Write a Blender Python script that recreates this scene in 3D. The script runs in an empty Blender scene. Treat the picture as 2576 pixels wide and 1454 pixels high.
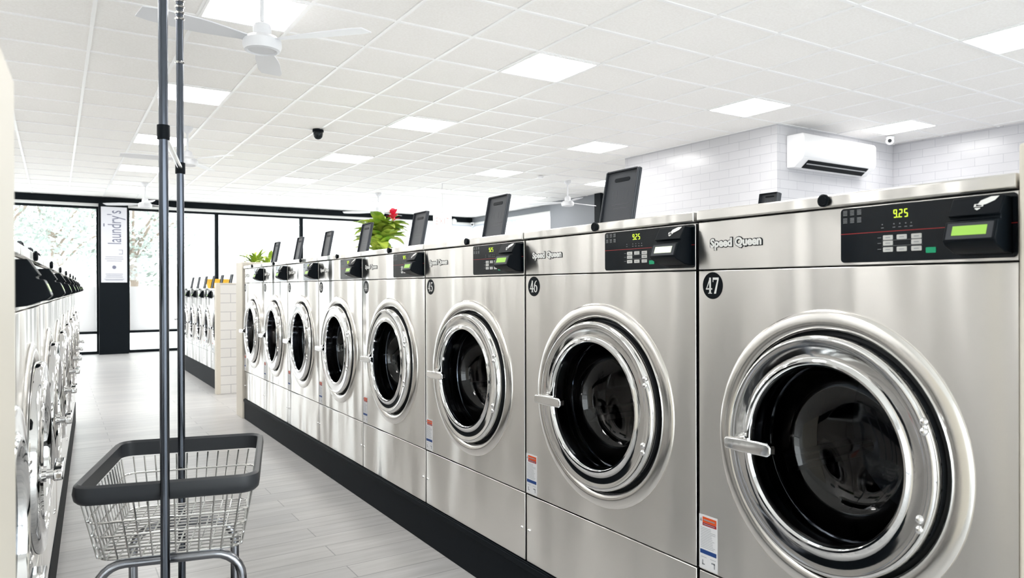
import bpy, bmesh, math, random
from mathutils import Vector, Matrix
PI = math.pi
R = math.radians
C = bpy.context.scene.collection
sc = bpy.context.scene
random.seed(7)

# ------------------------------------------------------------------ camera, world, exposure
cam = bpy.data.cameras.new('camera')
cam.sensor_width = 36.0
cam.sensor_fit = 'HORIZONTAL'
cam.lens = 36.0 * 1808.4 / 2576.0
cam.clip_start = 0.02
cam.clip_end = 300
cam.dof.use_dof = True
cam.dof.focus_distance = 3.0
cam.dof.aperture_fstop = 5.6
co = bpy.data.objects.new('camera', cam)
C.objects.link(co)
CAM = Vector((-1.590, 0.0, 1.302))
yaw, pit, rol = R(32.443), R(-0.149), R(-0.184)
Fv = Vector((math.sin(yaw) * math.cos(pit), math.cos(yaw) * math.cos(pit), math.sin(pit)))
Rv = Vector((math.cos(yaw), -math.sin(yaw), 0))
Uv = Rv.cross(Fv)
R2 = Rv * math.cos(rol) + Uv * math.sin(rol)
U2 = -Rv * math.sin(rol) + Uv * math.cos(rol)
co.matrix_world = Matrix((( R2.x, U2.x, -Fv.x, CAM.x), (R2.y, U2.y, -Fv.y, CAM.y), (R2.z, U2.z, -Fv.z, CAM.z), (0, 0, 0, 1)))
sc.camera = co

w = bpy.data.worlds.new('sky')
sc.world = w
w.use_nodes = True
bg = w.node_tree.nodes['Background']
bg.inputs['Color'].default_value = (0.93, 0.97, 1.0, 1)
SKY = 5.2
bg.inputs['Strength'].default_value = SKY
LAMP = 20.5

sc.view_settings.view_transform = 'Standard'
sc.view_settings.look = 'None'
sc.view_settings.gamma = 1
sc.view_settings.exposure = 0.27
sc.cycles.use_denoising = True
sc.cycles.max_bounces = 10
sc.cycles.diffuse_bounces = 5
sc.cycles.glossy_bounces = 5
sc.cycles.transparent_max_bounces = 12
sc.cycles.sample_clamp_indirect = 6
sc.cycles.caustics_reflective = False
sc.cycles.caustics_refractive = False

# ------------------------------------------------------------------ materials
def mat(name, col, rough=0.5, metal=0.0, spec=0.5, emit=None, estr=0.0, coat=0.0, aniso=0.0):
    m = bpy.data.materials.new(name)
    m.use_nodes = True
    b = m.node_tree.nodes['Principled BSDF']
    b.inputs['Base Color'].default_value = (*col, 1)
    b.inputs['Roughness'].default_value = rough
    b.inputs['Metallic'].default_value = metal
    b.inputs['Specular IOR Level'].default_value = spec
    b.inputs['Coat Weight'].default_value = coat
    if emit:
        b.inputs['Emission Color'].default_value = (*emit, 1)
        b.inputs['Emission Strength'].default_value = estr
    return m

def N(m, t, **kw):
    n = m.node_tree.nodes.new(t)
    for k, v in kw.items():
        setattr(n, k, v)
    return n

def L(m, a, b):
    m.node_tree.links.new(a, b)

def bsdf(m):
    return m.node_tree.nodes['Principled BSDF']

def noise_color(m, c1, c2, scale=(1, 1, 1), detail=3, nscale=5.0, lo=0.35, hi=0.65, coord='Object'):
    tc = N(m, 'ShaderNodeTexCoord'); mp = N(m, 'ShaderNodeMapping'); nz = N(m, 'ShaderNodeTexNoise'); cr = N(m, 'ShaderNodeValToRGB')
    mp.inputs['Scale'].default_value = scale
    nz.inputs['Scale'].default_value = nscale
    nz.inputs['Detail'].default_value = detail
    cr.color_ramp.elements[0].position = lo; cr.color_ramp.elements[1].position = hi
    cr.color_ramp.elements[0].color = (*c1, 1); cr.color_ramp.elements[1].color = (*c2, 1)
    L(m, tc.outputs[coord], mp.inputs['Vector']); L(m, mp.outputs['Vector'], nz.inputs['Vector'])
    L(m, nz.outputs['Fac'], cr.inputs['Fac']); L(m, cr.outputs['Color'], bsdf(m).inputs['Base Color'])
    return nz, cr

def steel_mat(name, col, rough, aniso, wave):
    m = mat(name, col, rough, 1.0)
    b = bsdf(m)
    tc = N(m, 'ShaderNodeTexCoord'); mp = N(m, 'ShaderNodeMapping'); nz = N(m, 'ShaderNodeTexNoise')
    mp.inputs['Scale'].default_value = (2.6, 2.6, 0.45)
    nz.inputs['Scale'].default_value = 1.6; nz.inputs['Detail'].default_value = 1.0
    bu = N(m, 'ShaderNodeBump'); bu.inputs['Strength'].default_value = wave; bu.inputs['Distance'].default_value = 0.05
    oi = N(m, 'ShaderNodeObjectInfo'); ad = N(m, 'ShaderNodeVectorMath', operation='ADD')
    L(m, tc.outputs['Object'], ad.inputs[0]); L(m, oi.outputs['Location'], ad.inputs[1])
    L(m, ad.outputs['Vector'], mp.inputs['Vector']); L(m, mp.outputs['Vector'], nz.inputs['Vector'])
    L(m, nz.outputs['Fac'], bu.inputs['Height']); L(m, bu.outputs['Normal'], b.inputs['Normal'])
    # fine horizontal brushing in the roughness
    mp2 = N(m, 'ShaderNodeMapping'); mp2.inputs['Scale'].default_value = (3, 3, 900)
    nz2 = N(m, 'ShaderNodeTexNoise'); nz2.inputs['Scale'].default_value = 1.0; nz2.inputs['Detail'].default_value = 2
    mr = N(m, 'ShaderNodeMapRange'); mr.inputs['To Min'].default_value = rough * 0.985; mr.inputs['To Max'].default_value = rough * 1.015
    L(m, tc.outputs['Object'], mp2.inputs['Vector']); L(m, mp2.outputs['Vector'], nz2.inputs['Vector'])
    L(m, nz2.outputs['Fac'], mr.inputs['Value']); L(m, mr.outputs['Result'], b.inputs['Roughness'])
    tg = N(m, 'ShaderNodeTangent', direction_type='RADIAL', axis='Z')
    b.inputs['Anisotropic'].default_value = aniso
    b.inputs['Anisotropic Rotation'].default_value = 0.25
    L(m, tg.outputs['Tangent'], b.inputs['Tangent'])
    return m

M = {}
M['steel'] = steel_mat('brushed stainless steel', (0.83, 0.81, 0.78), 0.28, 0.92, 0.85)
M['bezel'] = mat('satin pressed steel', (0.84, 0.82, 0.79), 0.2, 1.0)
M['chrome'] = mat('chrome', (0.86, 0.86, 0.86), 0.05, 1.0)
M['wire'] = mat('plated wire', (0.66, 0.66, 0.65), 0.18, 1.0)
M['polechrome'] = mat('dark plated pole', (0.09, 0.10, 0.12), 0.18, 1.0)
M['polesteel'] = mat('dark plated tube', (0.30, 0.31, 0.34), 0.22, 1.0)
M['black'] = mat('black plastic', (0.003, 0.005, 0.0075), 0.45, 0, 0.10)
M['rubber'] = mat('black rubber', (0.012, 0.014, 0.017), 0.55)
M['panel'] = mat('glossy black control film', (0.004, 0.0068, 0.010), 0.14, 0, 0.25)
M['gapshade'] = mat('gap and seam shade', (0.012, 0.013, 0.016), 0.6)  # shade of gaps and seams put into a near-black colour
M['plinth'] = mat('black base board', (0.0045, 0.0068, 0.0095), 0.6, 0, 0.08)
M['lid'] = mat('dark grey moulded plastic', (0.036, 0.040, 0.048), 0.38, 0, 0.3)
M['lidline'] = mat('grey moulded relief', (0.07, 0.075, 0.085), 0.4)
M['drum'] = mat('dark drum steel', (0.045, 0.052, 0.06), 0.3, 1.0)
M['white'] = mat('white print', (0.82, 0.82, 0.80), 0.5)
M['sticker'] = mat('white sticker', (0.80, 0.80, 0.82), 0.4)
M['greyprint'] = mat('grey print', (0.30, 0.31, 0.34), 0.5)
M['orange'] = mat('orange print', (0.72, 0.085, 0.010), 0.5)
M['redprint'] = mat('red print', (0.36, 0.008, 0.018), 0.5)
M['blueprint'] = mat('blue print', (0.008, 0.05, 0.22), 0.5)
M['redline'] = mat('red line', (0.42, 0.02, 0.02), 0.4)
M['key'] = mat('pale key', (0.62, 0.62, 0.60), 0.4)
M['greenkey'] = mat('green key', (0.0, 0.36, 0.17), 0.35)
M['icon'] = mat('dim icon print', (0.20, 0.21, 0.22), 0.5)
M['led'] = mat('lit digits', (0.3, 0.4, 0.02), 0.5, emit=(0.62, 0.86, 0.05), estr=0.9)
M['lcd'] = mat('green lcd', (0.15, 0.3, 0.05), 0.3, emit=(0.34, 0.62, 0.06), estr=0.55)
M['lcdwhite'] = mat('pale lcd', (0.4, 0.45, 0.3), 0.3, emit=(0.85, 0.95, 0.70), estr=0.75)
M['topbounce'] = mat('pale grey bounce top', (0.72, 0.72, 0.71), 0.35)
M['cream'] = mat('cream painted trim', (0.72, 0.67, 0.58), 0.5)
M['wallwhite'] = mat('white painted wall', (0.86, 0.86, 0.85), 0.6)
M['ac'] = mat('white appliance plastic', (0.86, 0.86, 0.88), 0.35)
M['fan'] = mat('white enamel', (0.80, 0.81, 0.84), 0.4)
M['greywall'] = mat('grey painted wall', (0.17, 0.18, 0.20), 0.6)
M['blackpaint'] = mat('black painted metal', (0.004, 0.0065, 0.009), 0.55, 0, 0.1)
M['framegrey'] = mat('dark grey aluminium', (0.12, 0.125, 0.14), 0.4, 0.3)
M['alum'] = mat('pale aluminium', (0.62, 0.66, 0.72), 0.35, 0.4)
M['tbar'] = mat('white grid bar', (0.90, 0.90, 0.90), 0.35)
M['rim'] = mat('charcoal bumper plastic', (0.035, 0.038, 0.043), 0.42, 0, 0.35)
M['bulb'] = mat('white globe', (0.85, 0.85, 0.85), 0.3)
M['banner'] = mat('banner cloth', (0.66, 0.67, 0.72), 0.7)
M['bannertext'] = mat('banner ink', (0.16, 0.17, 0.24), 0.7)
M['flower'] = mat('red petal', (0.70, 0.02, 0.06), 0.5)
M['pot'] = mat('pale pot', (0.55, 0.53, 0.50), 0.6)
M['yellow'] = mat('yellow plastic', (0.80, 0.48, 0.03), 0.45)
M['exitwhite'] = mat('white sign face', (0.85, 0.85, 0.85), 0.4, emit=(1, 1, 1), estr=0.55)
M['exitred'] = mat('pale red letters', (0.8, 0.25, 0.25), 0.4, emit=(1.0, 0.35, 0.33), estr=0.6)
M['bark'] = mat('bark', (0.25, 0.2, 0.16), 0.8)
M['render'] = mat('pale rendered facade', (0.75, 0.73, 0.70), 0.8)
M['carbody'] = mat('blue grey car paint', (0.30, 0.37, 0.44), 0.3)
M['film'] = mat('white window film', (0.86, 0.88, 0.90), 0.6)
M['shirt'] = mat('grey plastic', (0.35, 0.36, 0.38), 0.5)

# light diffuser
m = mat('light diffuser', (0.9, 0.9, 0.9), 0.5, emit=(1.0, 0.985, 0.96), estr=LAMP); M['lamp'] = m
# ceiling tile
m = mat('ceiling tile', (0.80, 0.785, 0.765), 0.8); M['tile_ceiling'] = m
nz, cr = noise_color(m, (0.875, 0.86, 0.84), (0.915, 0.905, 0.89), nscale=60, detail=4)
def clear_glass(name, tint, rough, gain):
    m = bpy.data.materials.new(name); m.use_nodes = True
    nt = m.node_tree; nt.nodes.clear()
    def nd(t, **kw):
        n = nt.nodes.new(t)
        for k, v in kw.items(): setattr(n, k, v)
        return n
    out = nd('ShaderNodeOutputMaterial'); mx = nd('ShaderNodeMixShader'); tr = nd('ShaderNodeBsdfTransparent'); gl = nd('ShaderNodeBsdfGlossy')
    ge = nd('ShaderNodeNewGeometry'); dt = nd('ShaderNodeVectorMath', operation='DOT_PRODUCT'); ab = nd('ShaderNodeMath', operation='ABSOLUTE')
    su = nd('ShaderNodeMath', operation='SUBTRACT'); pw = nd('ShaderNodeMath', operation='POWER'); ma = nd('ShaderNodeMath', operation='MULTIPLY_ADD')
    gl.inputs['Roughness'].default_value = rough; tr.inputs['Color'].default_value = (*tint, 1)
    su.inputs[0].default_value = 1.0; pw.inputs[1].default_value = 5.0
    ma.inputs[1].default_value = 0.96 * gain; ma.inputs[2].default_value = 0.04 * gain
    for a, b in ((ge.outputs['Normal'], dt.inputs[0]), (ge.outputs['Incoming'], dt.inputs[1]), (dt.outputs['Value'], ab.inputs[0]), (ab.outputs[0], su.inputs[1]), (su.outputs[0], pw.inputs[0]), (pw.outputs[0], ma.inputs[0]),
                 (ma.outputs[0], mx.inputs[0]), (tr.outputs[0], mx.inputs[1]), (gl.outputs[0], mx.inputs[2]), (mx.outputs[0], out.inputs[0])):
        nt.links.new(a, b)
    return m
M['glass'] = clear_glass('window glass', (0.97, 0.985, 0.985), 0.02, 1.0)
M['doorglass'] = clear_glass('smoked door glass', (0.28, 0.30, 0.33), 0.03, 1.1)

def brick_mat(name, ax, bw, bh, c1, c2, mortar, msize, rough, off=0.5, streak=None, bump=0.15, spec=0.5, shift=(0, 0)):
    m = mat(name, c1, rough, 0, spec)
    b = bsdf(m)
    tc = N(m, 'ShaderNodeTexCoord'); sp = N(m, 'ShaderNodeSeparateXYZ'); cb = N(m, 'ShaderNodeCombineXYZ')
    L(m, tc.outputs['Object'], sp.inputs[0])
    L(m, sp.outputs[ax[0]], cb.inputs[0]); L(m, sp.outputs[ax[1]], cb.inputs[1])
    mp = N(m, 'ShaderNodeMapping'); mp.inputs['Location'].default_value = (shift[0], shift[1], 0)
    L(m, cb.outputs[0], mp.inputs['Vector'])
    br = N(m, 'ShaderNodeTexBrick')
    br.offset = off; br.squash = 1.0
    br.inputs['Scale'].default_value = 1.0
    br.inputs['Brick Width'].default_value = bw; br.inputs['Row Height'].default_value = bh
    br.inputs['Mortar Size'].default_value = msize; br.inputs['Mortar Smooth'].default_value = 0.1
    br.inputs['Color1'].default_value = (*c1, 1); br.inputs['Color2'].default_value = (*c2, 1); br.inputs['Mortar'].default_value = (*mortar, 1)
    L(m, mp.outputs['Vector'], br.inputs['Vector'])
    out = br.outputs['Color']
    if streak:
        nz = N(m, 'ShaderNodeTexNoise'); nz.inputs['Scale'].default_value = 1.0; nz.inputs['Detail'].default_value = 5
        mp2 = N(m, 'ShaderNodeMapping'); mp2.inputs['Scale'].default_value = streak
        L(m, cb.outputs[0], mp2.inputs['Vector']); L(m, mp2.outputs['Vector'], nz.inputs['Vector'])
        mr = N(m, 'ShaderNodeMapRange'); mr.inputs['From Min'].default_value = 0.3; mr.inputs['From Max'].default_value = 0.7
        mr.inputs['To Min'].default_value = 0.84; mr.inputs['To Max'].default_value = 1.08
        L(m, nz.outputs['Fac'], mr.inputs['Value'])
        mu = N(m, 'ShaderNodeMix', data_type='RGBA', blend_type='MULTIPLY'); mu.inputs['Factor'].default_value = 1.0
        L(m, out, mu.inputs['A']); L(m, mr.outputs['Result'], mu.inputs['B'])
        out = mu.outputs['Result']
    L(m, out, b.inputs['Base Color'])
    bu = N(m, 'ShaderNodeBump'); bu.invert = True; bu.inputs['Strength'].default_value = bump; bu.inputs['Distance'].default_value = 0.003
    L(m, br.outputs['Fac'], bu.inputs['Height']); L(m, bu.outputs['Normal'], b.inputs['Normal'])
    return m

M['floor'] = brick_mat('wood look floor tile', (0, 1), 1.2, 0.155, (0.53, 0.52, 0.51), (0.455, 0.45, 0.45), (0.30, 0.295, 0.30), 0.003, 0.30, 0.37, streak=(2.5, 26, 1), bump=0.2)
M['tileX'] = brick_mat('white wall tile facing aisle', (1, 2), 0.3, 0.1, (0.56, 0.56, 0.585), (0.535, 0.535, 0.56), (0.39, 0.39, 0.43), 0.0025, 0.25)
M['tileY'] = brick_mat('white wall tile facing camera', (0, 2), 0.3, 0.1, (0.56, 0.56, 0.585), (0.535, 0.535, 0.56), (0.39, 0.39, 0.43), 0.0025, 0.25)
M['tileEnd'] = brick_mat('cream white partition tile', (0, 2), 0.3, 0.112, (0.80, 0.79, 0.77), (0.77, 0.76, 0.74), (0.50, 0.49, 0.50), 0.004, 0.3)
M['pavement'] = mat('pale pavement', (0.62, 0.62, 0.60), 0.8)
m = mat('leaf green', (0.10, 0.30, 0.03), 0.4); M['leaf'] = m
noise_color(m, (0.13, 0.30, 0.02), (0.52, 0.62, 0.10), nscale=9, detail=2, lo=0.35, hi=0.62)
m = mat('tree leaf', (0.2, 0.35, 0.1), 0.5); M['treeleaf'] = m
noise_color(m, (0.20, 0.25, 0.215), (0.36, 0.39, 0.36), nscale=2)

# ------------------------------------------------------------------ mesh helpers
class MB:
    def __init__(s):
        s.v = []; s.f = []
    def add(s, vs, fs):
        n = len(s.v); s.v += [tuple(v) for v in vs]; s.f += [tuple(i + n for i in f) for f in fs]
        return s
    def box(s, x0, x1, y0, y1, z0, z1):
        vs = [(x0, y0, z0), (x1, y0, z0), (x1, y1, z0), (x0, y1, z0), (x0, y0, z1), (x1, y0, z1), (x1, y1, z1), (x0, y1, z1)]
        return s.add(vs, [(0, 3, 2, 1), (4, 5, 6, 7), (0, 1, 5, 4), (1, 2, 6, 5), (2, 3, 7, 6), (3, 0, 4, 7)])
    def prism(s, pts, ax, a0, a1):
        """polygon pts extruded along axis ax from a0 to a1"""
        def P(p, a):
            q = [0, 0, 0]; o = [i for i in range(3) if i != ax]
            q[o[0]], q[o[1]] = p; q[ax] = a
            return q
        n = len(pts)
        vs = [P(p, a0) for p in pts] + [P(p, a1) for p in pts]
        fs = [tuple(range(n - 1, -1, -1)), tuple(range(n, 2 * n))] + [(i, (i + 1) % n, n + (i + 1) % n, n + i) for i in range(n)]
        return s.add(vs, fs)
    def lathe(s, prof, c, ax='y', n=48, cap0=False, cap1=False, a0=0, a1=2 * PI):
        """prof: (r, t) list; revolve about axis through c; t runs along the axis"""
        full = abs(a1 - a0 - 2 * PI) < 1e-6
        k = n if full else n + 1
        vs = []
        for r, t in prof:
            for i in range(k):
                a = a0 + (a1 - a0) * i / n
                ca, sa = r * math.cos(a), r * math.sin(a)
                if ax == 'y': vs.append((c[0] + ca, c[1] + t, c[2] + sa))
                elif ax == 'z': vs.append((c[0] + ca, c[1] + sa, c[2] + t))
                else: vs.append((c[0] + t, c[1] + ca, c[2] + sa))
        fs = []
        for j in range(len(prof) - 1):
            for i in range(n):
                i2 = (i + 1) % k
                fs.append((j * k + i, j * k + i2, (j + 1) * k + i2, (j + 1) * k + i))
        if cap0: fs.append(tuple(range(k - 1, -1, -1)))
        if cap1: fs.append(tuple((len(prof) - 1) * k + i for i in range(k)))
        return s.add(vs, fs)
    def cyl(s, c, r, t0, t1, ax='z', n=20, r2=None):
        return s.lathe([(r, t0), (r if r2 is None else r2, t1)], c, ax, n, True, True)
    def tube(s, pts, r, n=8, closed=False, caps=True):
        pts = [Vector(p) for p in pts]; m_ = len(pts)
        vs = []; up = None
        for i, p in enumerate(pts):
            if closed: t = pts[(i + 1) % m_] - pts[i - 1]
            else: t = pts[min(i + 1, m_ - 1)] - pts[max(i - 1, 0)]
            t.normalize()
            if up is None:
                up = Vector((0, 0, 1)) if abs(t.z) < 0.9 else Vector((1, 0, 0))
            a = t.cross(up)
            if a.length < 1e-5: a = t.orthogonal()
            a.normalize(); b = a.cross(t); up = b
            for k in range(n):
                q = 2 * PI * k / n
                vs.append(p + a * (r * math.cos(q)) + b * (r * math.sin(q)))
        fs = []
        for i in range(m_ if closed else m_ - 1):
            j = (i + 1) % m_
            for k in range(n):
                fs.append((i * n + k, i * n + (k + 1) % n, j * n + (k + 1) % n, j * n + k))
        if caps and not closed:
            fs.append(tuple(range(n - 1, -1, -1))); fs.append(tuple((m_ - 1) * n + k for k in range(n)))
        return s.add(vs, fs)
    def sphere(s, c, r, n=16, m_=10, sc_=(1, 1, 1), z0=-1, z1=1):
        prof = []
        for j in range(m_ + 1):
            a = -PI / 2 + PI * j / m_
            z = math.sin(a)
            if z < z0 - 1e-6 or z > z1 + 1e-6: continue
            prof.append((max(r * math.cos(a), 1e-5), r * z))
        q = MB(); q.lathe(prof, (0, 0, 0), 'z', n, True, True)
        return s.add([(c[0] + v[0] * sc_[0], c[1] + v[1] * sc_[1], c[2] + v[2] * sc_[2]) for v in q.v], q.f)
    def move(s, mx):
        s.v = [tuple(mx @ Vector(v)) for v in s.v]; return s
    def build(s, name, m, parent=None, bevel=0.0, smooth=True, seg=2, loc=None):
        me = bpy.data.meshes.new(name)
        me.from_pydata(s.v, [], s.f)
        bm = bmesh.new(); bm.from_mesh(me)
        bmesh.ops.recalc_face_normals(bm, faces=bm.faces); bm.to_mesh(me); bm.free()
        if smooth:
            me.polygons.foreach_set('use_smooth', [True] * len(me.polygons))
            me.set_sharp_from_angle(angle=R(35))
        me.materials.append(m)
        o = bpy.data.objects.new(name, me); C.objects.link(o)
        if parent: o.parent = parent
        if loc: o.location = loc
        if bevel:
            b = o.modifiers.new('edge', 'BEVEL'); b.width = bevel; b.segments = seg; b.limit_method = 'ANGLE'; b.angle_limit = R(40)
            if smooth: b.harden_normals = False
        return o

def rrect(x0, x1, z0, z1, r, n=5):
    pts = []
    for cx, cz, a in ((x1 - r, z1 - r, 0), (x0 + r, z1 - r, 90), (x0 + r, z0 + r, 180), (x1 - r, z0 + r, 270)):
        for i in range(n + 1):
            t = R(a + 90 * i / n); pts.append((cx + r * math.cos(t), cz + r * math.sin(t)))
    return pts

def tag(o, label, cat, group=None, kind=None):
    o['label'] = label; o['category'] = cat
    if group: o['group'] = group
    if kind: o['kind'] = kind
    return o

def thing(name, label, cat, loc=(0, 0, 0), rz=0.0, group=None):
    o = bpy.data.objects.new(name, None); C.objects.link(o)
    o.empty_display_size = 0.1
    o.location = loc; o.rotation_euler = (0, 0, rz)
    return tag(o, label, cat, group)

def struct(o):
    o['kind'] = 'structure'; return o

def kids(o): return [c for c in bpy.data.objects if c.parent == o]

KID = {}
def remember(o):
    ks = kids(o); KID[o.name] = ks
    for k in ks: remember(k)

def copy_tree(src, parent=None, skip=()):
    c = src.copy(); C.objects.link(c); c.parent = parent
    for ch in KID.get(src.name, []):
        if ch.name.split('.')[0] in skip: continue
        copy_tree(ch, c, skip)
    return c

def text(name, body, size, m, parent, loc, rot, extrude=0.0005, offset=0.0, width=None, align='CENTER'):
    cu = bpy.data.curves.new(name, 'FONT'); cu.body = body; cu.size = size; cu.extrude = extrude; cu.offset = offset
    cu.align_x = align; cu.align_y = 'CENTER'; cu.resolution_u = 3
    cu.materials.append(m)
    t = bpy.data.objects.new(name, cu); C.objects.link(t)
    bpy.context.view_layer.update()
    me = bpy.data.meshes.new_from_object(t.evaluated_get(bpy.context.evaluated_depsgraph_get()))
    bpy.data.objects.remove(t); bpy.data.curves.remove(cu)
    me.name = name
    if width:
        x0 = min(v.co.x for v in me.vertices); x1 = max(v.co.x for v in me.vertices)
        for v in me.vertices: v.co.x *= width / (x1 - x0)
    o = bpy.data.objects.new(name, me); C.objects.link(o)
    o.parent = parent; o.location = loc; o.rotation_euler = rot
    return o

# ------------------------------------------------------------------ room
ZC = 3.112; YF = 16.45; XR = 7.67; XL = -3.3; YB = -2.6
struct(MB().box(XL - 0.1, XR + 0.1, YB - 0.1, YF + 0.2, -0.08, 0.0).build('floor', M['floor'], smooth=False))
ceil_ = struct(MB().box(XL - 0.1, XR + 0.1, YB - 0.1, YF + 0.2, ZC + 0.008, ZC + 0.12).build('ceiling', M['tile_ceiling'], smooth=False))
# suspended grid
colx = {0: -0.49, 1: 1.85, 2: 4.38, 3: 6.56}
xs = []
def lerp_lines(knots, lo, hi):
    """grid lines through the cells whose centres are given (cell index -> centre)"""
    ks = sorted(knots); out = []
    def pos(t):
        if t <= ks[0]: a, b = ks[0], ks[1]
        elif t >= ks[-1]: a, b = ks[-2], ks[-1]
        else:
            a = max(k for k in ks if k <= t); b = min(k for k in ks if k > t)
        return knots[a] + (knots[b] - knots[a]) * (t - a) / (b - a)
    for i in range(-40, 60):
        x = pos(i - 0.5)
        if lo <= x <= hi: out.append(x)
    return out, pos
XK = {0: -0.49, 4: 1.85, 8: 4.38, 12: 6.56}
YK = {-4: 2.42, 0: 4.86, 4: 7.28, 8: 9.74, 12: 12.2, 16: 14.65}
gx, px_ = lerp_lines(XK, XL, XR)
gy, py_ = lerp_lines(YK, YB, YF)
g = MB()
for x in gx: g.box(x - 0.012, x + 0.012, YB, YF, ZC, ZC + 0.01)
for y in gy: g.box(XL, XR, y - 0.012, y + 0.012, ZC + 0.0005, ZC + 0.0095)
gb = g.build('grid', M['tbar'], ceil_, smooth=False); gb['label'] = 'white metal grid bars between the ceiling tiles'

struct(MB().box(XL - 0.1, XL, YB - 0.1, YF + 0.1, 0, ZC + 0.01).build('wall_left', M['wallwhite'], smooth=False))  # unseen wall, set close in to brighten reflections in the washer steel
struct(MB().box(XL, XR, YB - 0.1, YB, 2.7, ZC + 0.01).build('wall_back', M['wallwhite'], smooth=False))
for k_, (xa, xb) in enumerate(((XL, -0.4), (-0.4, 2.2), (2.2, 4.8), (4.8, XR))):  # unseen glass front, added behind the camera to bring daylight to the ceiling
    f = MB(); f.box(xa, xb, YB - 0.08, YB, 2.65, 2.7); f.box(xa, xa + .05, YB - 0.08, YB, 0, 2.65); f.box(xb - .05, xb, YB - 0.08, YB, 0, 2.65); f.box(xa + .05, xb - .05, YB - 0.08, YB, 0, 0.06)
    w_ = struct(f.build('window_%d' % (20 + k_), M['alum'], smooth=False))
    MB().box(xa + .05, xb - .05, YB - 0.05, YB - 0.042, 0.06, 2.65).build('glass', M['glass'], w_, smooth=False)
# right side: tiled wall, tiled column, plain wall, grey wall, windows
struct(MB().box(XR - 0.16, XR + 0.1, YB, 5.17, 0, ZC + 0.01).build('wall_right', M['tileX'], smooth=False))
o = struct(MB().box(5.2, XR + 0.1, 5.172, 7.70, 0, ZC + 0.01).build('wall_column', M['tileX'], smooth=False))
o.data.materials.append(M['tileY'])
for p in o.data.polygons:
    if abs(p.normal.y) > 0.9: p.material_index = 1
struct(MB().box(XR, XR + 0.1, 7.70, 10.9, 0, ZC + 0.01).build('wall_right', M['wallwhite'], smooth=False))
struct(MB().box(7.36, XR + 0.1, 10.98, 12.55, 0, ZC + 0.01).build('wall_grey', M['greywall'], smooth=False))
struct(MB().box(7.30, XR + 0.1, 10.80, 10.979, 0, ZC + 0.01).build('trim_1', M['blackpaint'], smooth=False))

# ------------------------------------------------------------------ front windows
def bar(name, x0, x1, y0, y1, z0, z1, m): return struct(MB().box(x0, x1, y0, y1, z0, z1).build(name, M[m], smooth=False))
bar('trim_2', XL, XR, YF - 0.06, YF + 0.1, 2.985, ZC, 'blackpaint')
bar('trim_3', XL, XR, YF - 0.03, YF + 0.1, 2.925, 2.985, 'wallwhite')
wn = 0
def window(x0, x1, film=True, frame='blackpaint', sill=True):
    global wn
    wn += 1
    f = MB()
    f.box(x0, x1, YF - 0.03, YF + 0.06, 2.88, 2.925)
    f.box(x0, x0 + 0.035, YF - 0.03, YF + 0.06, 0.0, 2.88); f.box(x1 - 0.035, x1, YF - 0.03, YF + 0.06, 0.0, 2.88)
    f.box(x0 + 0.035, x1 - 0.035, YF - 0.03, YF + 0.06, 0.0, 0.055)
    if sill: f.box(x0 + 0.035, x1 - 0.035, YF - 0.05, YF + 0.06, 0.40, 0.45)
    w_ = struct(f.build('window_%d' % wn, M[frame], smooth=False))
    MB().box(x0 + 0.035, x1 - 0.035, YF + 0.01, YF + 0.018, 0.056, 2.88).build('glass', M['glass'], w_, smooth=False)
    if film:
        q = MB().box(x0 + 0.04, x1 - 0.04, YF + 0.002, YF + 0.006, 0.452, 1.34).build('privacy_film', M['film'], w_, smooth=False)
        q['label'] = 'white film covering the lower glass'
    return w_
window(XL, -0.86); window(-0.35, 1.346); window(1.346, 3.164); window(3.164, 5.0, False); window(5.0, 6.3, False, 'alum', False); window(6.3, XR, False, 'alum', False)
# right wall windows
bar('trim_4', XR - 0.06, XR + 0.1, 12.55, YF, 2.985, ZC, 'greywall')
bar('trim_5', XR - 0.03, XR + 0.1, 12.55, YF, 2.925, 2.985, 'wallwhite')
for y0, y1 in ((12.55, 14.5), (14.5, YF - 0.04)):
    wn += 1
    f = MB(); f.box(XR - 0.03, XR + 0.06, y0, y1, 2.88, 2.925)
    f.box(XR - 0.03, XR + 0.06, y0, y0 + 0.05, 0, 2.88); f.box(XR - 0.03, XR + 0.06, y1 - 0.05, y1, 0, 2.88); f.box(XR - 0.03, XR + 0.06, y0 + .05, y1 - .05, 0, 0.06)
    w_ = struct(f.build('window_%d' % wn, M['alum'], smooth=False))
    MB().box(XR + 0.01, XR + 0.018, y0 + 0.05, y1 - 0.05, 0.06, 2.88).build('glass', M['glass'], w_, smooth=False)
# column with banner
col = struct(MB().box(-0.86, -0.35, YF - 0.22, YF + 0.08, 0, 2.985).build('pillar', M['blackpaint'], smooth=False))
ban = thing('banner', 'tall pale banner with vertical lettering hung on the black window pillar', 'banner', (-0.60, YF - 0.225, 1.42))
MB().box(-0.225, 0.225, -0.008, 0.0, 0, 1.49).build('cloth', M['banner'], ban, smooth=False)
text('lettering', "laundry's", 0.34, M['bannertext'], ban, (0.02, -0.009, 1.09), (R(90), R(-90), 0), 0.0005, width=0.66)
b = MB()
for i, (z, wd) in enumerate([(0.50, .30), (.46, .32), (.42, .26), (.30, .0), (.16, .3), (.13, .28), (.10, .3), (.06, .34), (.04, .3)]):
    if wd: b.box(-wd / 2, wd / 2, -0.0095, -0.008, z, z + 0.008)
b.box(0.08, 0.15, -0.0095, -0.008, .56, .568); b.box(0.08, 0.15, -0.0095, -0.008, .64, .648); b.box(0.142, 0.15, -0.0095, -0.008, .56, .648)
b.box(-.185, -.165, -0.0095, -0.008, 1.10, 1.16)
b.build('small_text', M['bannertext'], ban, smooth=False)
MB().cyl((0.0, -0.008, 0.30), 0.035, -0.0025, 0.0, 'y', 20).build('dot', M['bannertext'], ban)

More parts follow.
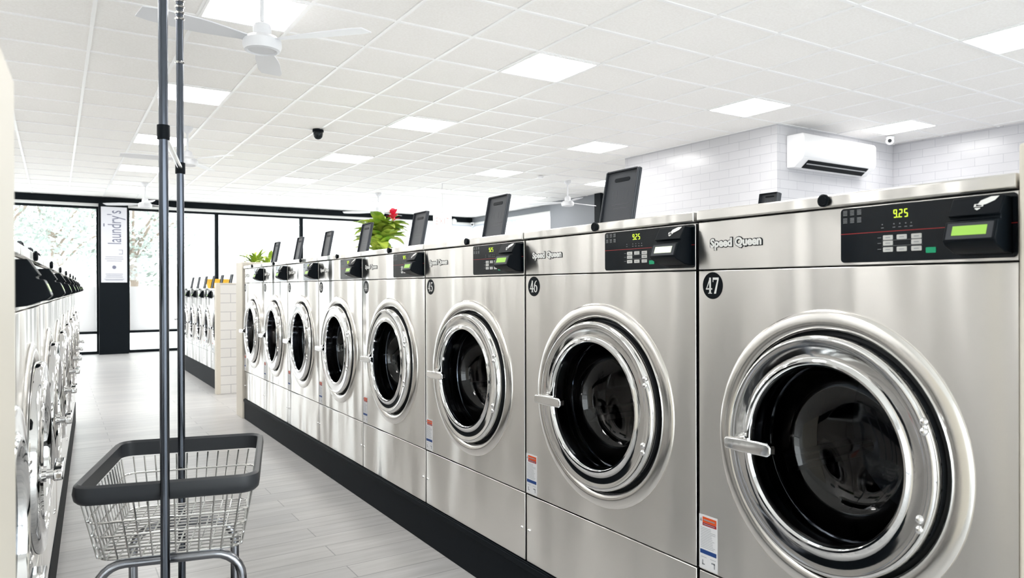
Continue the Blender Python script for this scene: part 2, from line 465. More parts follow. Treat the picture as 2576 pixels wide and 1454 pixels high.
# ------------------------------------------------------------------ outside
o = MB().box(-60, 60, -60, 70, -0.2, -0.1).build('ground', M['pavement'], smooth=False); struct(o)
bl = thing('building', 'pale rendered building across the street beyond the front windows', 'building', (14, 40, -0.1))
MB().box(-16, 16, 0, 8, 0, 9).build('wall', M['render'], bl, smooth=False)
for i in range(6):
    f = MB().box(-14 + i * 5, -12 + i * 5, -0.1, 0.0, 3.6, 6.2).build('window', M['film'], bl, smooth=False)
def tree(x, y, h, r, label, seed):
    rnd = random.Random(seed)
    t = thing('street_tree', label, 'tree', (x, y, -0.1), 0, 'street trees beyond the windows')
    tr_ = MB(); tr_.tube([(0, 0, 0), (0.05, 0, h * 0.3), (-0.05, 0.05, h * 0.6)], 0.13, 10)
    for k in range(7):
        a = rnd.uniform(0, 2 * PI)
        tr_.tube([(0, 0, h * (0.3 + 0.04 * k)), (r * .35 * math.cos(a), r * .35 * math.sin(a), h * (.45 + .05 * k)), (r * .7 * math.cos(a), r * .7 * math.sin(a), h * (.55 + .05 * k))], 0.04, 6)
    tr_.build('trunk', M['bark'], t)
    cr_ = MB()
    for i in range(2600):
        v = Vector((rnd.gauss(0, 1), rnd.gauss(0, 1), rnd.gauss(0, 1))); v.normalize(); v *= rnd.random() ** 0.4
        c = Vector((v.x * r, v.y * r, h * 0.62 + v.z * h * 0.40))
        if rnd.random() < 0.5 and math.sin(c.x * 2.3 + seed) * math.sin(c.z * 1.9) < -0.1: continue
        a = Vector((rnd.gauss(0, 1), rnd.gauss(0, 1), rnd.gauss(0, .6))).normalized(); bb = a.orthogonal().normalized()
        s_ = rnd.uniform(0.07, 0.13)
        cr_.add([c - a * s_, c + bb * s_ * .5, c + a * s_, c - bb * s_ * .5], [(0, 1, 2, 3)])
    cr_.build('crown', M['treeleaf'], t, smooth=False)
tree(-3.0, 25, 5.6, 2.4, 'pale green street tree behind the leftmost front window', 3)
tree(0.6, 27, 5.2, 1.9, 'pale green street tree just right of the black window pillar', 5)
tree(-1.6, 31, 6.0, 2.4, 'farther pale tree seen around the black window pillar', 8)
# ------------------------------------------------------------------ washing machines
W = 0.8836; HW = W / 2
ZP = 0.2014
def zz(z): return z - ZP
H = 1.522 - ZP
DC = (0.0, zz(0.893))

def hole_panel(x0, x1, z0, z1, c, r, y0, y1, n=64):
    m_ = MB(); angs = [2 * PI * i / n for i in range(n)]
    cor = [math.atan2(z - c[1], x - c[0]) % (2 * PI) for x in (x0, x1) for z in (z0, z1)]
    angs = sorted(set(angs + cor)); k = len(angs)
    inner, outer = [], []
    for a in angs:
        ca, sa = math.cos(a), math.sin(a); ts = []
        if ca > 1e-9: ts.append((x1 - c[0]) / ca)
        if ca < -1e-9: ts.append((x0 - c[0]) / ca)
        if sa > 1e-9: ts.append((z1 - c[1]) / sa)
        if sa < -1e-9: ts.append((z0 - c[1]) / sa)
        t = min(ts)
        inner.append((c[0] + r * ca, c[1] + r * sa)); outer.append((c[0] + t * ca, c[1] + t * sa))
    vs = [(p[0], y0, p[1]) for p in inner] + [(p[0], y0, p[1]) for p in outer] + [(p[0], y1, p[1]) for p in outer] + [(p[0], y1, p[1]) for p in inner]
    fs = []
    for i in range(k):
        j = (i + 1) % k
        fs += [(i, j, k + j, k + i), (k + i, k + j, 2 * k + j, 2 * k + i), (3 * k + i, 3 * k + j, j, i)]
    return m_.add(vs, fs)

SEG = {'0': 'abcdef', '1': 'bc', '2': 'abged', '5': 'afgcd', '9': 'abcdfg'}
def seg_digits(mb, body, x, z, wd, ht, y0, y1, gap):
    t = ht * 0.115
    for ch in body:
        if ch == '.':
            mb.box(x - gap * .75, x - gap * .75 + t, y0, y1, z, z + t); continue
        for s_ in SEG[ch]:
            if s_ == 'a': mb.box(x + t * .6, x + wd - t * .6, y0, y1, z + ht - t, z + ht)
            if s_ == 'g': mb.box(x + t * .6, x + wd - t * .6, y0, y1, z + ht / 2 - t / 2, z + ht / 2 + t / 2)
            if s_ == 'd': mb.box(x + t * .6, x + wd - t * .6, y0, y1, z, z + t)
            if s_ == 'f': mb.box(x, x + t, y0, y1, z + ht / 2 + t * .2, z + ht - t * .3)
            if s_ == 'e': mb.box(x, x + t, y0, y1, z + t * .3, z + ht / 2 - t * .2)
            if s_ == 'b': mb.box(x + wd - t, x + wd, y0, y1, z + ht / 2 + t * .2, z + ht - t * .3)
            if s_ == 'c': mb.box(x + wd - t, x + wd, y0, y1, z + t * .3, z + ht / 2 - t * .2)
        x += wd + gap

def glyph(ch):
    """serif numeral as convex quads in a 0.52 x 1 box"""
    q = []
    def bx(x0, z0, x1, z1): q.append([(x0, z0), (x1, z0), (x1, z1), (x0, z1)])
    def arc(cx, cz, rx, rz, th, tv, a0, a1, n=18):
        for i in range(n):
            a, b_ = R(a0 + (a1 - a0) * i / n), R(a0 + (a1 - a0) * (i + 1) / n)
            q.append([(cx + rx * math.cos(a), cz + rz * math.sin(a)), (cx + rx * math.cos(b_), cz + rz * math.sin(b_)), (cx + (rx - th) * math.cos(b_), cz + (rz - tv) * math.sin(b_)), (cx + (rx - th) * math.cos(a), cz + (rz - tv) * math.sin(a))])
    if ch == '4':
        q.append([(0, .26), (.07, .30), (.34, .84), (.34, 1)]); bx(0, .25, .54, .34); bx(.29, 0, .43, 1); bx(.20, 0, .52, .045)
    elif ch == '7':
        bx(.02, .86, .52, 1); bx(.02, .72, .06, .86); q.append([(.13, 0), (.29, 0), (.52, .88), (.42, .88)])
    elif ch == '5':
        bx(.10, .87, .48, 1); bx(.09, .50, .145, 1); arc(.24, .31, .27, .31, .13, .06, 130, -150)
    elif ch == '6':
        arc(.27, .31, .26, .31, .13, .06, 0, 360, 28); arc(.46, .31, .45, .69, .13, .05, 180, 95)
    elif ch == '0': arc(.26, .5, .26, .5, .13, .06, 0, 360, 28)
    elif ch == '1':
        bx(.2, 0, .34, 1); bx(.1, 0, .44, .045); q.append([(.06, .82), (.2, .88), (.2, 1), (.06, .86)])
    elif ch == '2':
        arc(.25, .72, .25, .28, .12, .06, 165, -40); q.append([(.02, .08), (.12, .08), (.46, .54), (.38, .6)]); bx(.02, 0, .5, .11)
    elif ch == '3':
        arc(.24, .74, .23, .26, .12, .06, 160, -90); arc(.24, .28, .27, .28, .13, .06, 90, -160)
    return q

def badge_digits(body, cx, cz, h, y0, y1):
    b_ = MB(); wd = h * 0.56; x = cx - wd * len(body) / 2 + h * .02
    for ch in body:
        for poly in glyph(ch):
            b_.prism([(x + p[0] * h * .96, cz - h / 2 + p[1] * h) for p in poly], 1, y0, y1)
        x += wd
    return b_

def make_washer(name='washing_machine'):
    root = thing(name, '', 'washing machine')
    e = 0.0062
    # cabinet: open at the front behind the panels
    m_ = MB()
    X = HW - e
    m_.box(-X, -X + .02, 0.021, 0.95, 0, H - 0.001); m_.box(X - .02, X, 0.021, 0.95, 0, H - 0.001)
    m_.box(-X + .02, X - .02, 0.93, 0.95, 0, H - 0.001);  m_.box(-X + .02, X - .02, 0.021, 0.93, 0, 0.02)
    m_.build('cabinet', M['gapshade'], root, smooth=False)  # steel sides coloured near-black to give the shade between machines
    MB().box(-X + .02, X - .02, 0.061, 0.93, H - 0.02, H - 0.001).build('bounce_top', M['topbounce'], root, smooth=False)  # unseen pale top, added to bounce light up to the ceiling
    hole_panel(-X + .021, X - .021, 0.021, H - 0.021, DC, 0.34, 0.022, 0.03).build('seam_backing', M['gapshade'], root, smooth=False)
    MB().box(-X, X, 0, 0.02, 0.004, zz(0.4735)).build('lower_panel', M['steel'], root, bevel=0.0022)
    hole_panel(-X, X, zz(0.4785), zz(1.3475), DC, 0.302, 0.0, 0.02).build('front_panel', M['steel'], root, bevel=0.0015)
    MB().box(-X, X, 0.0, 0.02, zz(1.3515), zz(1.4885)).build('control_fascia', M['steel'], root, bevel=0.0015)
    MB().box(-X, X, -0.010, 0.06, zz(1.4925), zz(1.5225)).build('top_trim', M['steel'], root, bevel=0.004, seg=3)
    lk = MB().lathe([(0.0155, -0.0105), (0.0155, -0.017), (0.0115, -0.019), (0.0105, -0.0175), (0.0001, -0.0175)], (0.0, 0, zz(1.5095)), 'y', 20).build('lock', M['black'], root)
    for s_ in (-1, 1):
        MB().sphere((s_ * (HW - .024), -0.0005, zz(0.333)), 0.0065, 10, 6).build('screw', M['chrome'], root)
    # pressed bezel
    MB().lathe([(0.352, 0.001), (0.3515, -0.0035), (0.347, -0.0075), (0.341, -0.0095), (0.325, -0.0125), (0.312, -0.0115), (0.305, -0.006), (0.302, 0.004), (0.302, 0.03)], (DC[0], 0, DC[1]), 'y', 96).build('door_bezel', M['bezel'], root)
    # door: chrome ring, rubber, glass, hinges, handle
    door = MB().lathe([(0.2905, -0.012), (0.2905, -0.024), (0.2885, -0.0305), (0.285, -0.0345), (0.281, -0.0360), (0.277, -0.0352), (0.270, -0.0340), (0.262, -0.0334), (0.254, -0.0331), (0.246, -0.0329), (0.238, -0.0328), (0.2335, -0.0338), (0.230, -0.0375), (0.226, -0.0405), (0.221, -0.0405), (0.217, -0.037), (0.2135, -0.028), (0.2125, 0.01)], (DC[0], 0, DC[1]), 'y', 96).build('door', M['chrome'], root)
    MB().lathe([(0.2885, -0.017), (0.289, 0.012), (0.3015, 0.020), (0.3015, 0.034), (0.25, 0.036)], (DC[0], 0, DC[1]), 'y', 72).build('gasket', M['rubber'], door)
    MB().lathe([(0.2125, -0.020), (0.209, 0.006), (0.200, 0.05), (0.186, 0.095), (0.160, 0.122), (0.11, 0.137), (0.05, 0.143), (0.001, 0.1445)], (DC[0], 0, DC[1]), 'y', 64).build('door_glass', M['doorglass'], door)
    for bxx, bz in ((.262, 1.013), (.262, .992), (.252, .803), (.252, .781)):
        MB().sphere((bxx, -0.0335, zz(bz)), 0.0095, 12, 8, (1, 0.9, 1)).build('hinge_bolt', M['chrome'], door)
    hd = MB()
    hz = zz(0.889)
    hd.prism([(-.262, hz - .013), (-.256, hz - .017), (-.2, hz - .019), (-.118, hz - .0165), (-.107, hz - .009), (-.107, hz + .009), (-.118, hz + .0165), (-.2, hz + .017), (-.256, hz + .014), (-.262, hz + .008)], 1, -0.085, -0.063)
    handle = hd.build('door_handle', M['chrome'], door, bevel=0.005, seg=3)
    MB().cyl((-.238, 0, hz), 0.013, -0.064, -0.035, 'y', 18).cyl((-.238, 0, hz), 0.022, -0.048, -0.036, 'y', 18).build('handle_stem', M['chrome'], handle)
    # drum
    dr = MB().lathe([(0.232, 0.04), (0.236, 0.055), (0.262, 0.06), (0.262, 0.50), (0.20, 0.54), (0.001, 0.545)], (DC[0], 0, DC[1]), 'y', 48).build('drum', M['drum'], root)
    MB().tube([(DC[0] + .222 * math.cos(2 * PI * i / 48), 0.06, DC[1] + .222 * math.sin(2 * PI * i / 48)) for i in range(48)], 0.006, 8, True).build('drum_glint_ring', M['chrome'], dr)  # chrome ring added to give bright arcs inside the drum
    rb = MB()
    for k in range(3):
        a = R(80 + 120 * k); ca, sa = math.cos(a), math.sin(a)
        p = [(DC[0] + .262 * ca - .03 * sa, DC[1] + .262 * sa + .03 * ca), (DC[0] + .262 * ca + .03 * sa, DC[1] + .262 * sa - .03 * ca), (DC[0] + .2 * ca + .012 * sa, DC[1] + .2 * sa - .012 * ca), (DC[0] + .2 * ca - .012 * sa, DC[1] + .2 * sa + .012 * ca)]
        rb.prism(p, 1, 0.15, 0.5)
    rb.build('drum_lifter', M['drum'], dr, bevel=0.006)
    # black control film with its read-outs
    pn = MB().prism(rrect(.040, .4345, zz(1.3575), zz(1.4855), .009), 1, -0.0022, 0.0).build('control_panel', M['panel'], root)
    yb, yf = -0.0031, -0.0023
    ic = MB()
    for i in range(3):
        for j in range(2):
            x = .047 + i * .0185; z = zz(1.451 + j * .018)
            for k in range(4): ic.box(x, x + .0105, yf, yb, z + k * .0033, z + k * .0033 + .0016)
    for i, x in enumerate((.148, .176, .190, .204, .2165)):
        ic.box(x - .003, x + .003, yf, yb, zz(1.433), zz(1.4345)); ic.box(x - .0012, x + .0012, yf, yb, zz(1.440), zz(1.4425))
    for z in (1.411, 1.3985, 1.385): ic.box(.136, .145, yf, yb, zz(z), zz(z) + .0012)
    for z in (1.4045, 1.392): ic.box(.148, .242, yf, yb, zz(z), zz(z) + .0007)
    ic.build('printed_icons', M['icon'], pn, smooth=False)
    dg = MB(); seg_digits(dg, '9.25', .175, zz(1.4545), .0085, .0185, yb, yf, .0042); dg.build('price_digits', M['led'], pn, smooth=False)
    MB().box(.0402, .434, -0.0027, -0.0023, zz(1.4245), zz(1.4258)).build('red_line', M['redline'], pn, smooth=False)
    ky = MB()
    for z in (1.406, 1.3935, 1.379):
        for x in (.150, .183, .217):
            if x == .183 and z == 1.3935: continue
            ky.prism(rrect(x, x + .0235, zz(z), zz(z) + .0105, .0015, 2), 1, -0.0036, -0.0023)
    kp = ky.build('keypad', M['key'], pn, smooth=False)
    kk = MB()
    for z in (1.406, 1.3935, 1.379):
        for x in (.150, .183, .217):
            if x == .183 and z == 1.3935: continue
            kk.box(x + .006, x + .0175, -0.0040, -0.0036, zz(z) + .004, zz(z) + .006)
    kk.build('key_print', M['greyprint'], kp, smooth=False)
    MB().prism(rrect(.250, .272, zz(1.373), zz(1.385), .0015, 2), 1, -0.0038, -0.0023).build('start_key', M['greenkey'], pn, smooth=False)
    # card reader: tapered box with an overhanging lower lip
    rd = MB()
    prof = [(-0.0022, 1.478), (-0.030, 1.480), (-0.052, 1.442), (-0.046, 1.440), (-0.046, 1.433), (-0.060, 1.431), (-0.074, 1.3915), (-0.066, 1.383), (-0.030, 1.368), (-0.0022, 1.364)]
    rx0, rx1 = .322, .424
    rd.prism([(p[0], zz(p[1])) for p in prof], 0, rx0, rx1)
    reader = rd.build('card_reader', M['black'], root, bevel=0.0025)
    def tilt(mb, p0, p1, x0, z0s):
        """map local (u across, v up 0..1) onto the sloped face p0(bottom)->p1(top)"""
        return mb
    def face_pt(u, v, p0, p1, off):
        dy, dz = p1[0] - p0[0], p1[1] - p0[1]; l_ = math.hypot(dy, dz); ny, nz_ = -dz / l_, dy / l_
        return (rx0 + u * (rx1 - rx0), p0[0] + dy * v + ny * off, zz(p0[1] + dz * v) + nz_ * off)
    lo0, lo1 = (-0.074, 1.3915), (-0.060, 1.431)
    up0, up1 = (-0.052, 1.442), (-0.030, 1.480)
    def decal(polys, p0, p1, off):
        d_ = MB()
        for poly in polys:
            d_.add([face_pt(u, v, p0, p1, off) for u, v in poly], [tuple(range(len(poly)))])
        return d_
    decal([[(.06, .08), (.94, .08), (.94, .9), (.06, .9)]], lo0, lo1, 0.0005).build('screen_surround', M['lid'], reader, smooth=False)
    decal([[(.17, .26), (.83, .26), (.83, .74), (.17, .74)]], lo0, lo1, 0.0012).build('reader_screen', M['lcd'], reader, smooth=False)
    hand = [[(.50, .50), (.60, .45), (.72, .50), (.92, .74), (1.0, 1.04), (.80, 1.04), (.56, .80)],
            [(.42, .36), (.47, .36), (.47, .56), (.42, .56)], [(.42, .52), (.56, .52), (.56, .56), (.42, .56)], [(.42, .34), (.66, .34), (.66, .38), (.42, .38)], [(.62, .36), (.66, .36), (.66, .48), (.62, .48)],
            [(.46, .20), (.60, .20), (.53, .10)], [(.46, .26), (.60, .26), (.60, .20), (.46, .20)]]
    hand = [[(.62 + (u - .62) * .74, .55 + (v - .52) * .74) for u, v in q_] for q_ in hand]
    decal(hand, up0, up1, 0.001).build('tap_symbol', M['white'], reader, smooth=False)
    # nameplate
    npz = zz(1.4245)
    plate = text('nameplate', 'Speed Queen', 0.032, M['black'], root, (-.294, -0.0006, npz), (R(90), 0, 0), 0.0006, 0.0034, width=.192)
    f_ = text('lettering', 'Speed Queen', 0.032, M['white'], plate, (0, 0, 0.0012), (0, 0, 0), 0.0004, 0.0014, width=.186)
    # number badge
    MB().lathe([(0.0385, 0.0), (0.0385, -0.0012), (0.0001, -0.0012)], (-.380, 0, zz(1.3045)), 'y', 40).build('number_badge', M['black'], root)
    # warning sticker
    x0, x1, z0, z1 = -HW + .006, -HW + .078, zz(.4815), zz(.639)
    st = MB().box(x0, x1, -0.0006, 0, z0, z1).build('warning_label', M['sticker'], root, smooth=False)
    MB().box(x0 + .014, x1 - .004, -0.0010, -0.0006, z1 - .022, z1 - .006).build('orange_header', M['orange'], st, smooth=False)
    MB().box(x0 + .014, x1 - .004, -0.0010, -0.0006, z1 - .031, z1 - .0225).build('red_header', M['redprint'], st, smooth=False)
    MB().box(x0 + .004, x1 - .004, -0.0010, -0.0006, z0 + .044, z0 + .056).build('blue_band', M['blueprint'], st, smooth=False)
    fp = MB()
    fp.prism([(x0 + .003, z1 - .02), (x0 + .012, z1 - .02), (x0 + .0075, z1 - .009)], 1, -0.001, -0.0006)
    rn = random.Random(2)
    for i in range(13):
        zl = z1 - .039 - i * .0047
        fp.box(x0 + .006, x1 - .006 - rn.uniform(0, .02), -0.0009, -0.0006, zl, zl + .0011)
    fp.box(x0 + .018, x1 - .010, -0.0012, -0.0010, z1 - .016, z1 - .0125); fp.box(x0 + .018, x1 - .010, -0.0012, -0.0010, z1 - .028, z1 - .0255)
    for xx in (x0 + .008, x1 - .028): fp.box(xx, xx + .022, -0.0009, -0.0006, z0 + .034, z0 + .035)
    fp.box(x0 + .012, x0 + .016, -0.0009, -0.0006, z0 + .012, z0 + .026); fp.box(x0 + .012, x0 + .022, -0.0009, -0.0006, z0 + .012, z0 + .015)
    fp.box(x1 - .024, x1 - .010, -0.0009, -0.0006, z0 + .022, z0 + .026); fp.box(x1 - .014, x1 - .010, -0.0009, -0.0006, z0 + .010, z0 + .026)
    fp.build('small_text', M['greyprint'], st, smooth=False)
    # dispenser lid, propped open
    lw = .178; l_ = MB(); l_.prism(rrect(-lw / 2, lw / 2, 0, .240, .006, 3), 1, -0.006, 0.006)
    l_.box(-lw / 2, -lw / 2 + .006, -0.016, -0.006, 0.004, .235); l_.box(lw / 2 - .006, lw / 2, -0.016, -0.006, 0.004, .235); l_.box(-lw / 2 + .006, lw / 2 - .006, -0.016, -0.006, .232, .238)
    lid = l_.build('dispenser_lid', M['lid'], root, bevel=0.002)
    lid.location = (-.158, 0.225, H - 0.004); lid.rotation_euler = (R(-11), 0, 0)
    MB().prism(rrect(-.042, .042, .192, .207, .007, 4), 1, -0.0075, -0.0055).build('slot_shade', M['black'], lid)  # no hole cut; black plate paints the shade inside the slot
    em = MB()
    for x in (-.03, .03): em.box(x - .012, x - .0105, -0.0065, -0.006, .125, .155); em.box(x + .0105, x + .012, -0.0065, -0.006, .125, .155)
    em.box(-.04, .055, -0.0066, -0.006, .10, .1012); em.box(-.03, .05, -0.0066, -0.006, .085, .0862)
    em.build('moulded_lines', M['lidline'], lid, smooth=False)
    return root

proto = make_washer()
remember(proto)
bounds = [0.648, 1.488, 2.404, 3.326, 4.210, 5.080, 5.890, 6.682, 7.476]
numbers = ['47', '46', '45', '44', '43', '42', '41', '40']
rowdesc = ['nearest and largest in the right-hand row', 'second from the camera in the right-hand row', 'third from the camera in the right-hand row', 'fourth from the camera in the right-hand row',
           'fifth from the camera in the right-hand row', 'third from the far end of the right-hand row', 'second from the far end of the right-hand row', 'last at the far end of the right-hand row']
GR = 'stainless washers along the right of the aisle'
for i in range(8):
    y0, y1 = bounds[i], bounds[i + 1]
    o = proto if i == 0 else copy_tree(KID and bpy.data.objects[proto.name])
    o.location = (0, (y0 + y1) / 2, ZP); o.rotation_euler = (0, 0, R(-90)); o.scale = ((y1 - y0) / W, 1, 1)
    lab = 'stainless front-loading washer numbered %s, %s' % (numbers[i], rowdesc[i]) if i < 4 else 'stainless front-loading washer, %s' % rowdesc[i]
    tag(o, lab, 'washing machine', GR)
machines = [o for o in C.objects if o.get('group') == GR]
for o in machines:
    i = min(range(8), key=lambda k: abs(o.location.y - (bounds[k] + bounds[k + 1]) / 2))
    bad = [c for c in kids(o) if c.name.startswith('number_badge')][0]
    badge_digits(numbers[i], -.380, zz(1.3045), 0.046, -0.0022, -0.0012).build('numeral', M['white'], bad, smooth=False)
    lid = [c for c in kids(o) if c.name.startswith('dispenser_lid')][0]
    if i == 0:
        lid.rotation_euler = (R(-11), 0, 0); lid.location = (-.345, 0.205, H - 0.004)
        lid.scale = (.38, 1, .255); lid['label'] = 'dark lid edge just showing above the top trim'
    if i == 1:
        for c in kids(o):
            if c.name.startswith('card_reader'):
                for s_ in kids(c):
                    if s_.name.startswith('reader_screen'):
                        s_.data = s_.data.copy(); s_.data.materials[0] = M['lcdwhite']

tag(MB().box(-0.004, 0.95, bounds[0], bounds[8], 0, ZP - 0.0005).box(-0.012, -0.004, bounds[0], bounds[8], ZP - .03, ZP - .004).build('plinth', M['plinth'], bevel=0.003), 'long black base under the numbered right-hand washer row', 'plinth')
tag(MB().box(-0.02, 0.98, 7.482, 7.76, 0, 1.56).build('end_panel', M['cream'], bevel=0.006), 'cream end panel closing the far end of the right-hand washer row', 'panel')
tag(MB().box(-0.03, 0.98, 0.60, 0.643, 0, 1.575).build('end_panel', M['cream'], bevel=0.006), 'cream end panel at the right picture edge beside washer 47', 'panel')

struct(MB().box(0.97, 1.26, 0.66, 7.46, 0, 1.50).build('wall_service', M['wallwhite'], smooth=False))

# left-hand row, machines facing +X, seen edge-on
LA = 2.2
LROT = R(90 - LA)
ldir = Vector((math.sin(R(LA)), math.cos(R(LA)), 0)); lnrm = Vector((math.cos(R(LA)), -math.sin(R(LA)), 0))
L0 = Vector((-1.700, 1.104, 0))
GL = 'stainless washers along the left of the aisle'
ords = ['nearest to the camera', 'second from the camera', 'third from the camera', 'fourth from the camera', 'fifth from the camera', 'sixth from the camera', 'seventh from the camera', 'eighth from the camera']
LZ = 0.20
NL = 8
for i in range(NL):
    o = copy_tree(proto, None, ('number_badge', 'small_text', 'drum_lifter', 'printed_icons', 'key_print', 'moulded_lines', 'nameplate'))
    p = L0 + ldir * (W * (i + .5))
    o.location = (p.x, p.y, LZ); o.rotation_euler = (0, 0, LROT); o.scale = (1, 1, .9125)
    tag(o, 'stainless washer seen edge-on in the left-hand row, %s' % ords[i], 'washing machine', GL)
    for c in kids(o):
        if c.name.startswith('dispenser_lid'):
            c.location = (-.158, 0.225, H - 0.004); c.rotation_euler = (R(-11), 0, 0); c.scale = (1, 1, 1)
pl = MB().box(0, NL * W, -0.004, 0.95, 0, LZ - 0.0005).build('plinth', M['plinth'], bevel=0.003)
pl.location = L0; pl.rotation_euler = (0, 0, LROT); tag(pl, 'black base under the left-hand washer row', 'plinth')
# cream panel closing the near end, beside the camera
q = MB().box(-1.2, 0.0, -0.068, 0.95, 0, 1.565).build('end_panel', M['cream'], bevel=0.006)
q.location = L0 + ldir * -0.004; q.rotation_euler = (0, 0, LROT); tag(q, 'cream end panel at the left picture edge, close to the camera', 'panel')

# back row of smaller machines beyond the tiled partition
X2 = 0.15
S2 = 0.80
GB = 'small washers in the row by the windows'
o2 = ['nearest the tiled partition', 'second from the tiled partition', 'third from the tiled partition', 'fourth from the tiled partition', 'fifth from the tiled partition', 'sixth from the tiled partition']
for i in range(6):
    o = copy_tree(proto, None, ('number_badge', 'small_text', 'drum_lifter', 'printed_icons', 'key_print', 'moulded_lines', 'nameplate', 'keypad', 'red_header'))
    o.location = (X2, 9.46 + 0.62 * (i + .5), 0.24); o.rotation_euler = (0, 0, R(-90)); o.scale = (0.62 / W, S2, S2)
    tag(o, 'small distant front-loading washer in the window row, %s' % o2[i], 'washing machine', GB)
    for c in kids(o):
        if c.name.startswith('dispenser_lid'):
            c.location = (-.158, 0.225, H - 0.004); c.rotation_euler = (R(-11), 0, 0); c.scale = (1, 1, 1)
tag(MB().box(X2 - .004, X2 + .75, 9.46, 13.18, 0, 0.2395).build('plinth', M['plinth'], bevel=0.003), 'grey-black base under the small distant washers', 'plinth')
tp = thing('tiled_partition', 'low white tiled partition at the end of the distant washer row', 'partition', (0.09, 9.36, 0))
MB().box(0.03, 1.9, 0.0, 0.09, 0, 1.35).build('tile_face', M['tileEnd'], tp, smooth=False)
MB().box(-0.02, 0.03, -0.006, 0.096, 0, 1.365).build('edge_post', M['cream'], tp, bevel=0.003)
MB().box(0.03, 1.9, -0.004, 0.094, 1.35, 1.365).build('cap', M['cream'], tp, smooth=False)
bk = thing('laundry_basket', 'yellow plastic basket on top of the distant washers', 'basket', (X2 + .55, 12.7, 1.2985))
MB().lathe([(0.16, 0.0), (0.20, 0.14), (0.215, 0.145), (0.205, 0.15), (0.19, 0.14), (0.15, 0.01), (0.001, 0.01)], (0, 0, 0), 'z', 28).build('body', M['yellow'], bk)
MB().lathe([(0.2155, 0.138), (0.2155, 0.152), (0.2, 0.152)], (0, 0, 0), 'z', 28).build('rim', M['yellow'], bk)

# ------------------------------------------------------------------ ceiling lights
cname = ['over the aisle', 'over the numbered washer row', 'between the washer row and the tiled column', 'nearest the right-hand wall', 'behind the left-hand washer row', 'nearest the left wall']
rname = {-4: 'sixth from the windows', 0: 'fifth from the windows', 4: 'fourth from the windows', 8: 'third from the windows', 12: 'second from the windows', 16: 'first from the windows'}
lp = None
for ci, kx in enumerate((0, 4, 8, 12, -4)):
    for ky in (-4, 0, 4, 8, 12, 16):
        
        cx, cy = px_(kx), YK[ky]
        if ci == 3 and ky == 4: continue
        if ci == 3 and ky == 0: cy = 4.57
        x0, x1 = px_(kx - .5), px_(kx + .5); y0, y1 = py_(ky - .5) + (cy - YK[ky]), py_(ky + .5) + (cy - YK[ky])
        if lp is None:
            lp = thing('ceiling_light', '', 'ceiling light')
            f = MB()
            for a in ((-.5, -.47, -.5, .5), (.47, .5, -.5, .5), (-.47, .47, -.5, -.47), (-.47, .47, .47, .5)): f.box(a[0], a[1], a[2], a[3], -0.004, 0.012)
            f.build('frame', M['tbar'], lp, smooth=False)
            MB().box(-.47, .47, -.47, .47, -0.002, 0.006).build('diffuser', M['lamp'], lp, smooth=False)
            remember(lp); o = lp
        else:
            o = copy_tree(lp)
        o.location = ((x0 + x1) / 2, (y0 + y1) / 2, ZC); o.scale = (x1 - x0 - .012, y1 - y0 - .012, 1)
        tag(o, 'square ceiling light panel %s, %s' % (cname[ci], rname[ky]), 'ceiling light', 'recessed ceiling light panels')

# ------------------------------------------------------------------ ceiling fans
def fan_mesh():
    r_ = thing('ceiling_fan', '', 'ceiling fan')
    MB().lathe([(0.06, 0.0), (0.058, -0.025), (0.03, -0.06), (0.014, -0.065)], (0, 0, 0), 'z', 24, True).build('canopy', M['fan'], r_)
    MB().cyl((0, 0, 0), 0.0115, -0.26, -0.05, 'z', 12).build('downrod', M['fan'], r_)
    mo = MB().lathe([(0.012, -0.235), (0.045, -0.25), (0.052, -0.27), (0.052, -0.305), (0.085, -0.315), (0.108, -0.335), (0.11, -0.36), (0.10, -0.385), (0.085, -0.39), (0.08, -0.382), (0.001, -0.378)], (0, 0, 0), 'z', 36).build('motor', M['fan'], r_)
    for k in range(3):
        a = R(120 * k); b_ = MB()
        n = 8; vs = []
        for i in range(n + 1):
            t = i / n; x = 0.10 + 0.57 * t; hw = 0.03 + 0.045 * min(1, t * 2.2); hw *= (1 if t < .93 else .8)
            zc_ = -0.335 - .004 * t
            tw = R(11 - 4 * t)
            for s_, th in ((-1, 0), (1, 0), (1, 1), (-1, 1)):
                vs.append((x, s_ * hw * math.cos(tw), zc_ + s_ * hw * math.sin(tw) + th * .005))
        fs = [(0, 3, 2, 1), (4 * n, 4 * n + 1, 4 * n + 2, 4 * n + 3)]
        for i in range(n):
            for j in range(4): fs.append((4 * i + j, 4 * i + (j + 1) % 4, 4 * i + 4 + (j + 1) % 4, 4 * i + 4 + j))
        b_.add(vs, fs).move(Matrix.Rotation(a, 4, 'Z')).build('blade', M['fan'], r_)
    return r_
fp_ = fan_mesh(); remember(fp_)
fans = [(-0.562, 4.33, 72, 'white three-blade ceiling fan nearest the camera, beside the big light panel'),
        (-0.324, 8.80, 60, 'white ceiling fan seen behind the cart poles'),
        (-0.279, 13.80, 32, 'small white ceiling fan near the black window pillar'),
        (5.817, 9.87, 10, 'white ceiling fan on a rod in front of the grey wall'),
        (3.655, 13.02, 30, 'pale distant ceiling fan above the flowering plant')]
for i, (x, y, a, lab) in enumerate(fans):
    o = fp_ if i == 0 else copy_tree(fp_)
    o.location = (x, y, ZC + .008); o.rotation_euler = (0, 0, R(a)); o.scale = (1, 1, 1.12); tag(o, lab, 'ceiling fan', 'white ceiling fans')

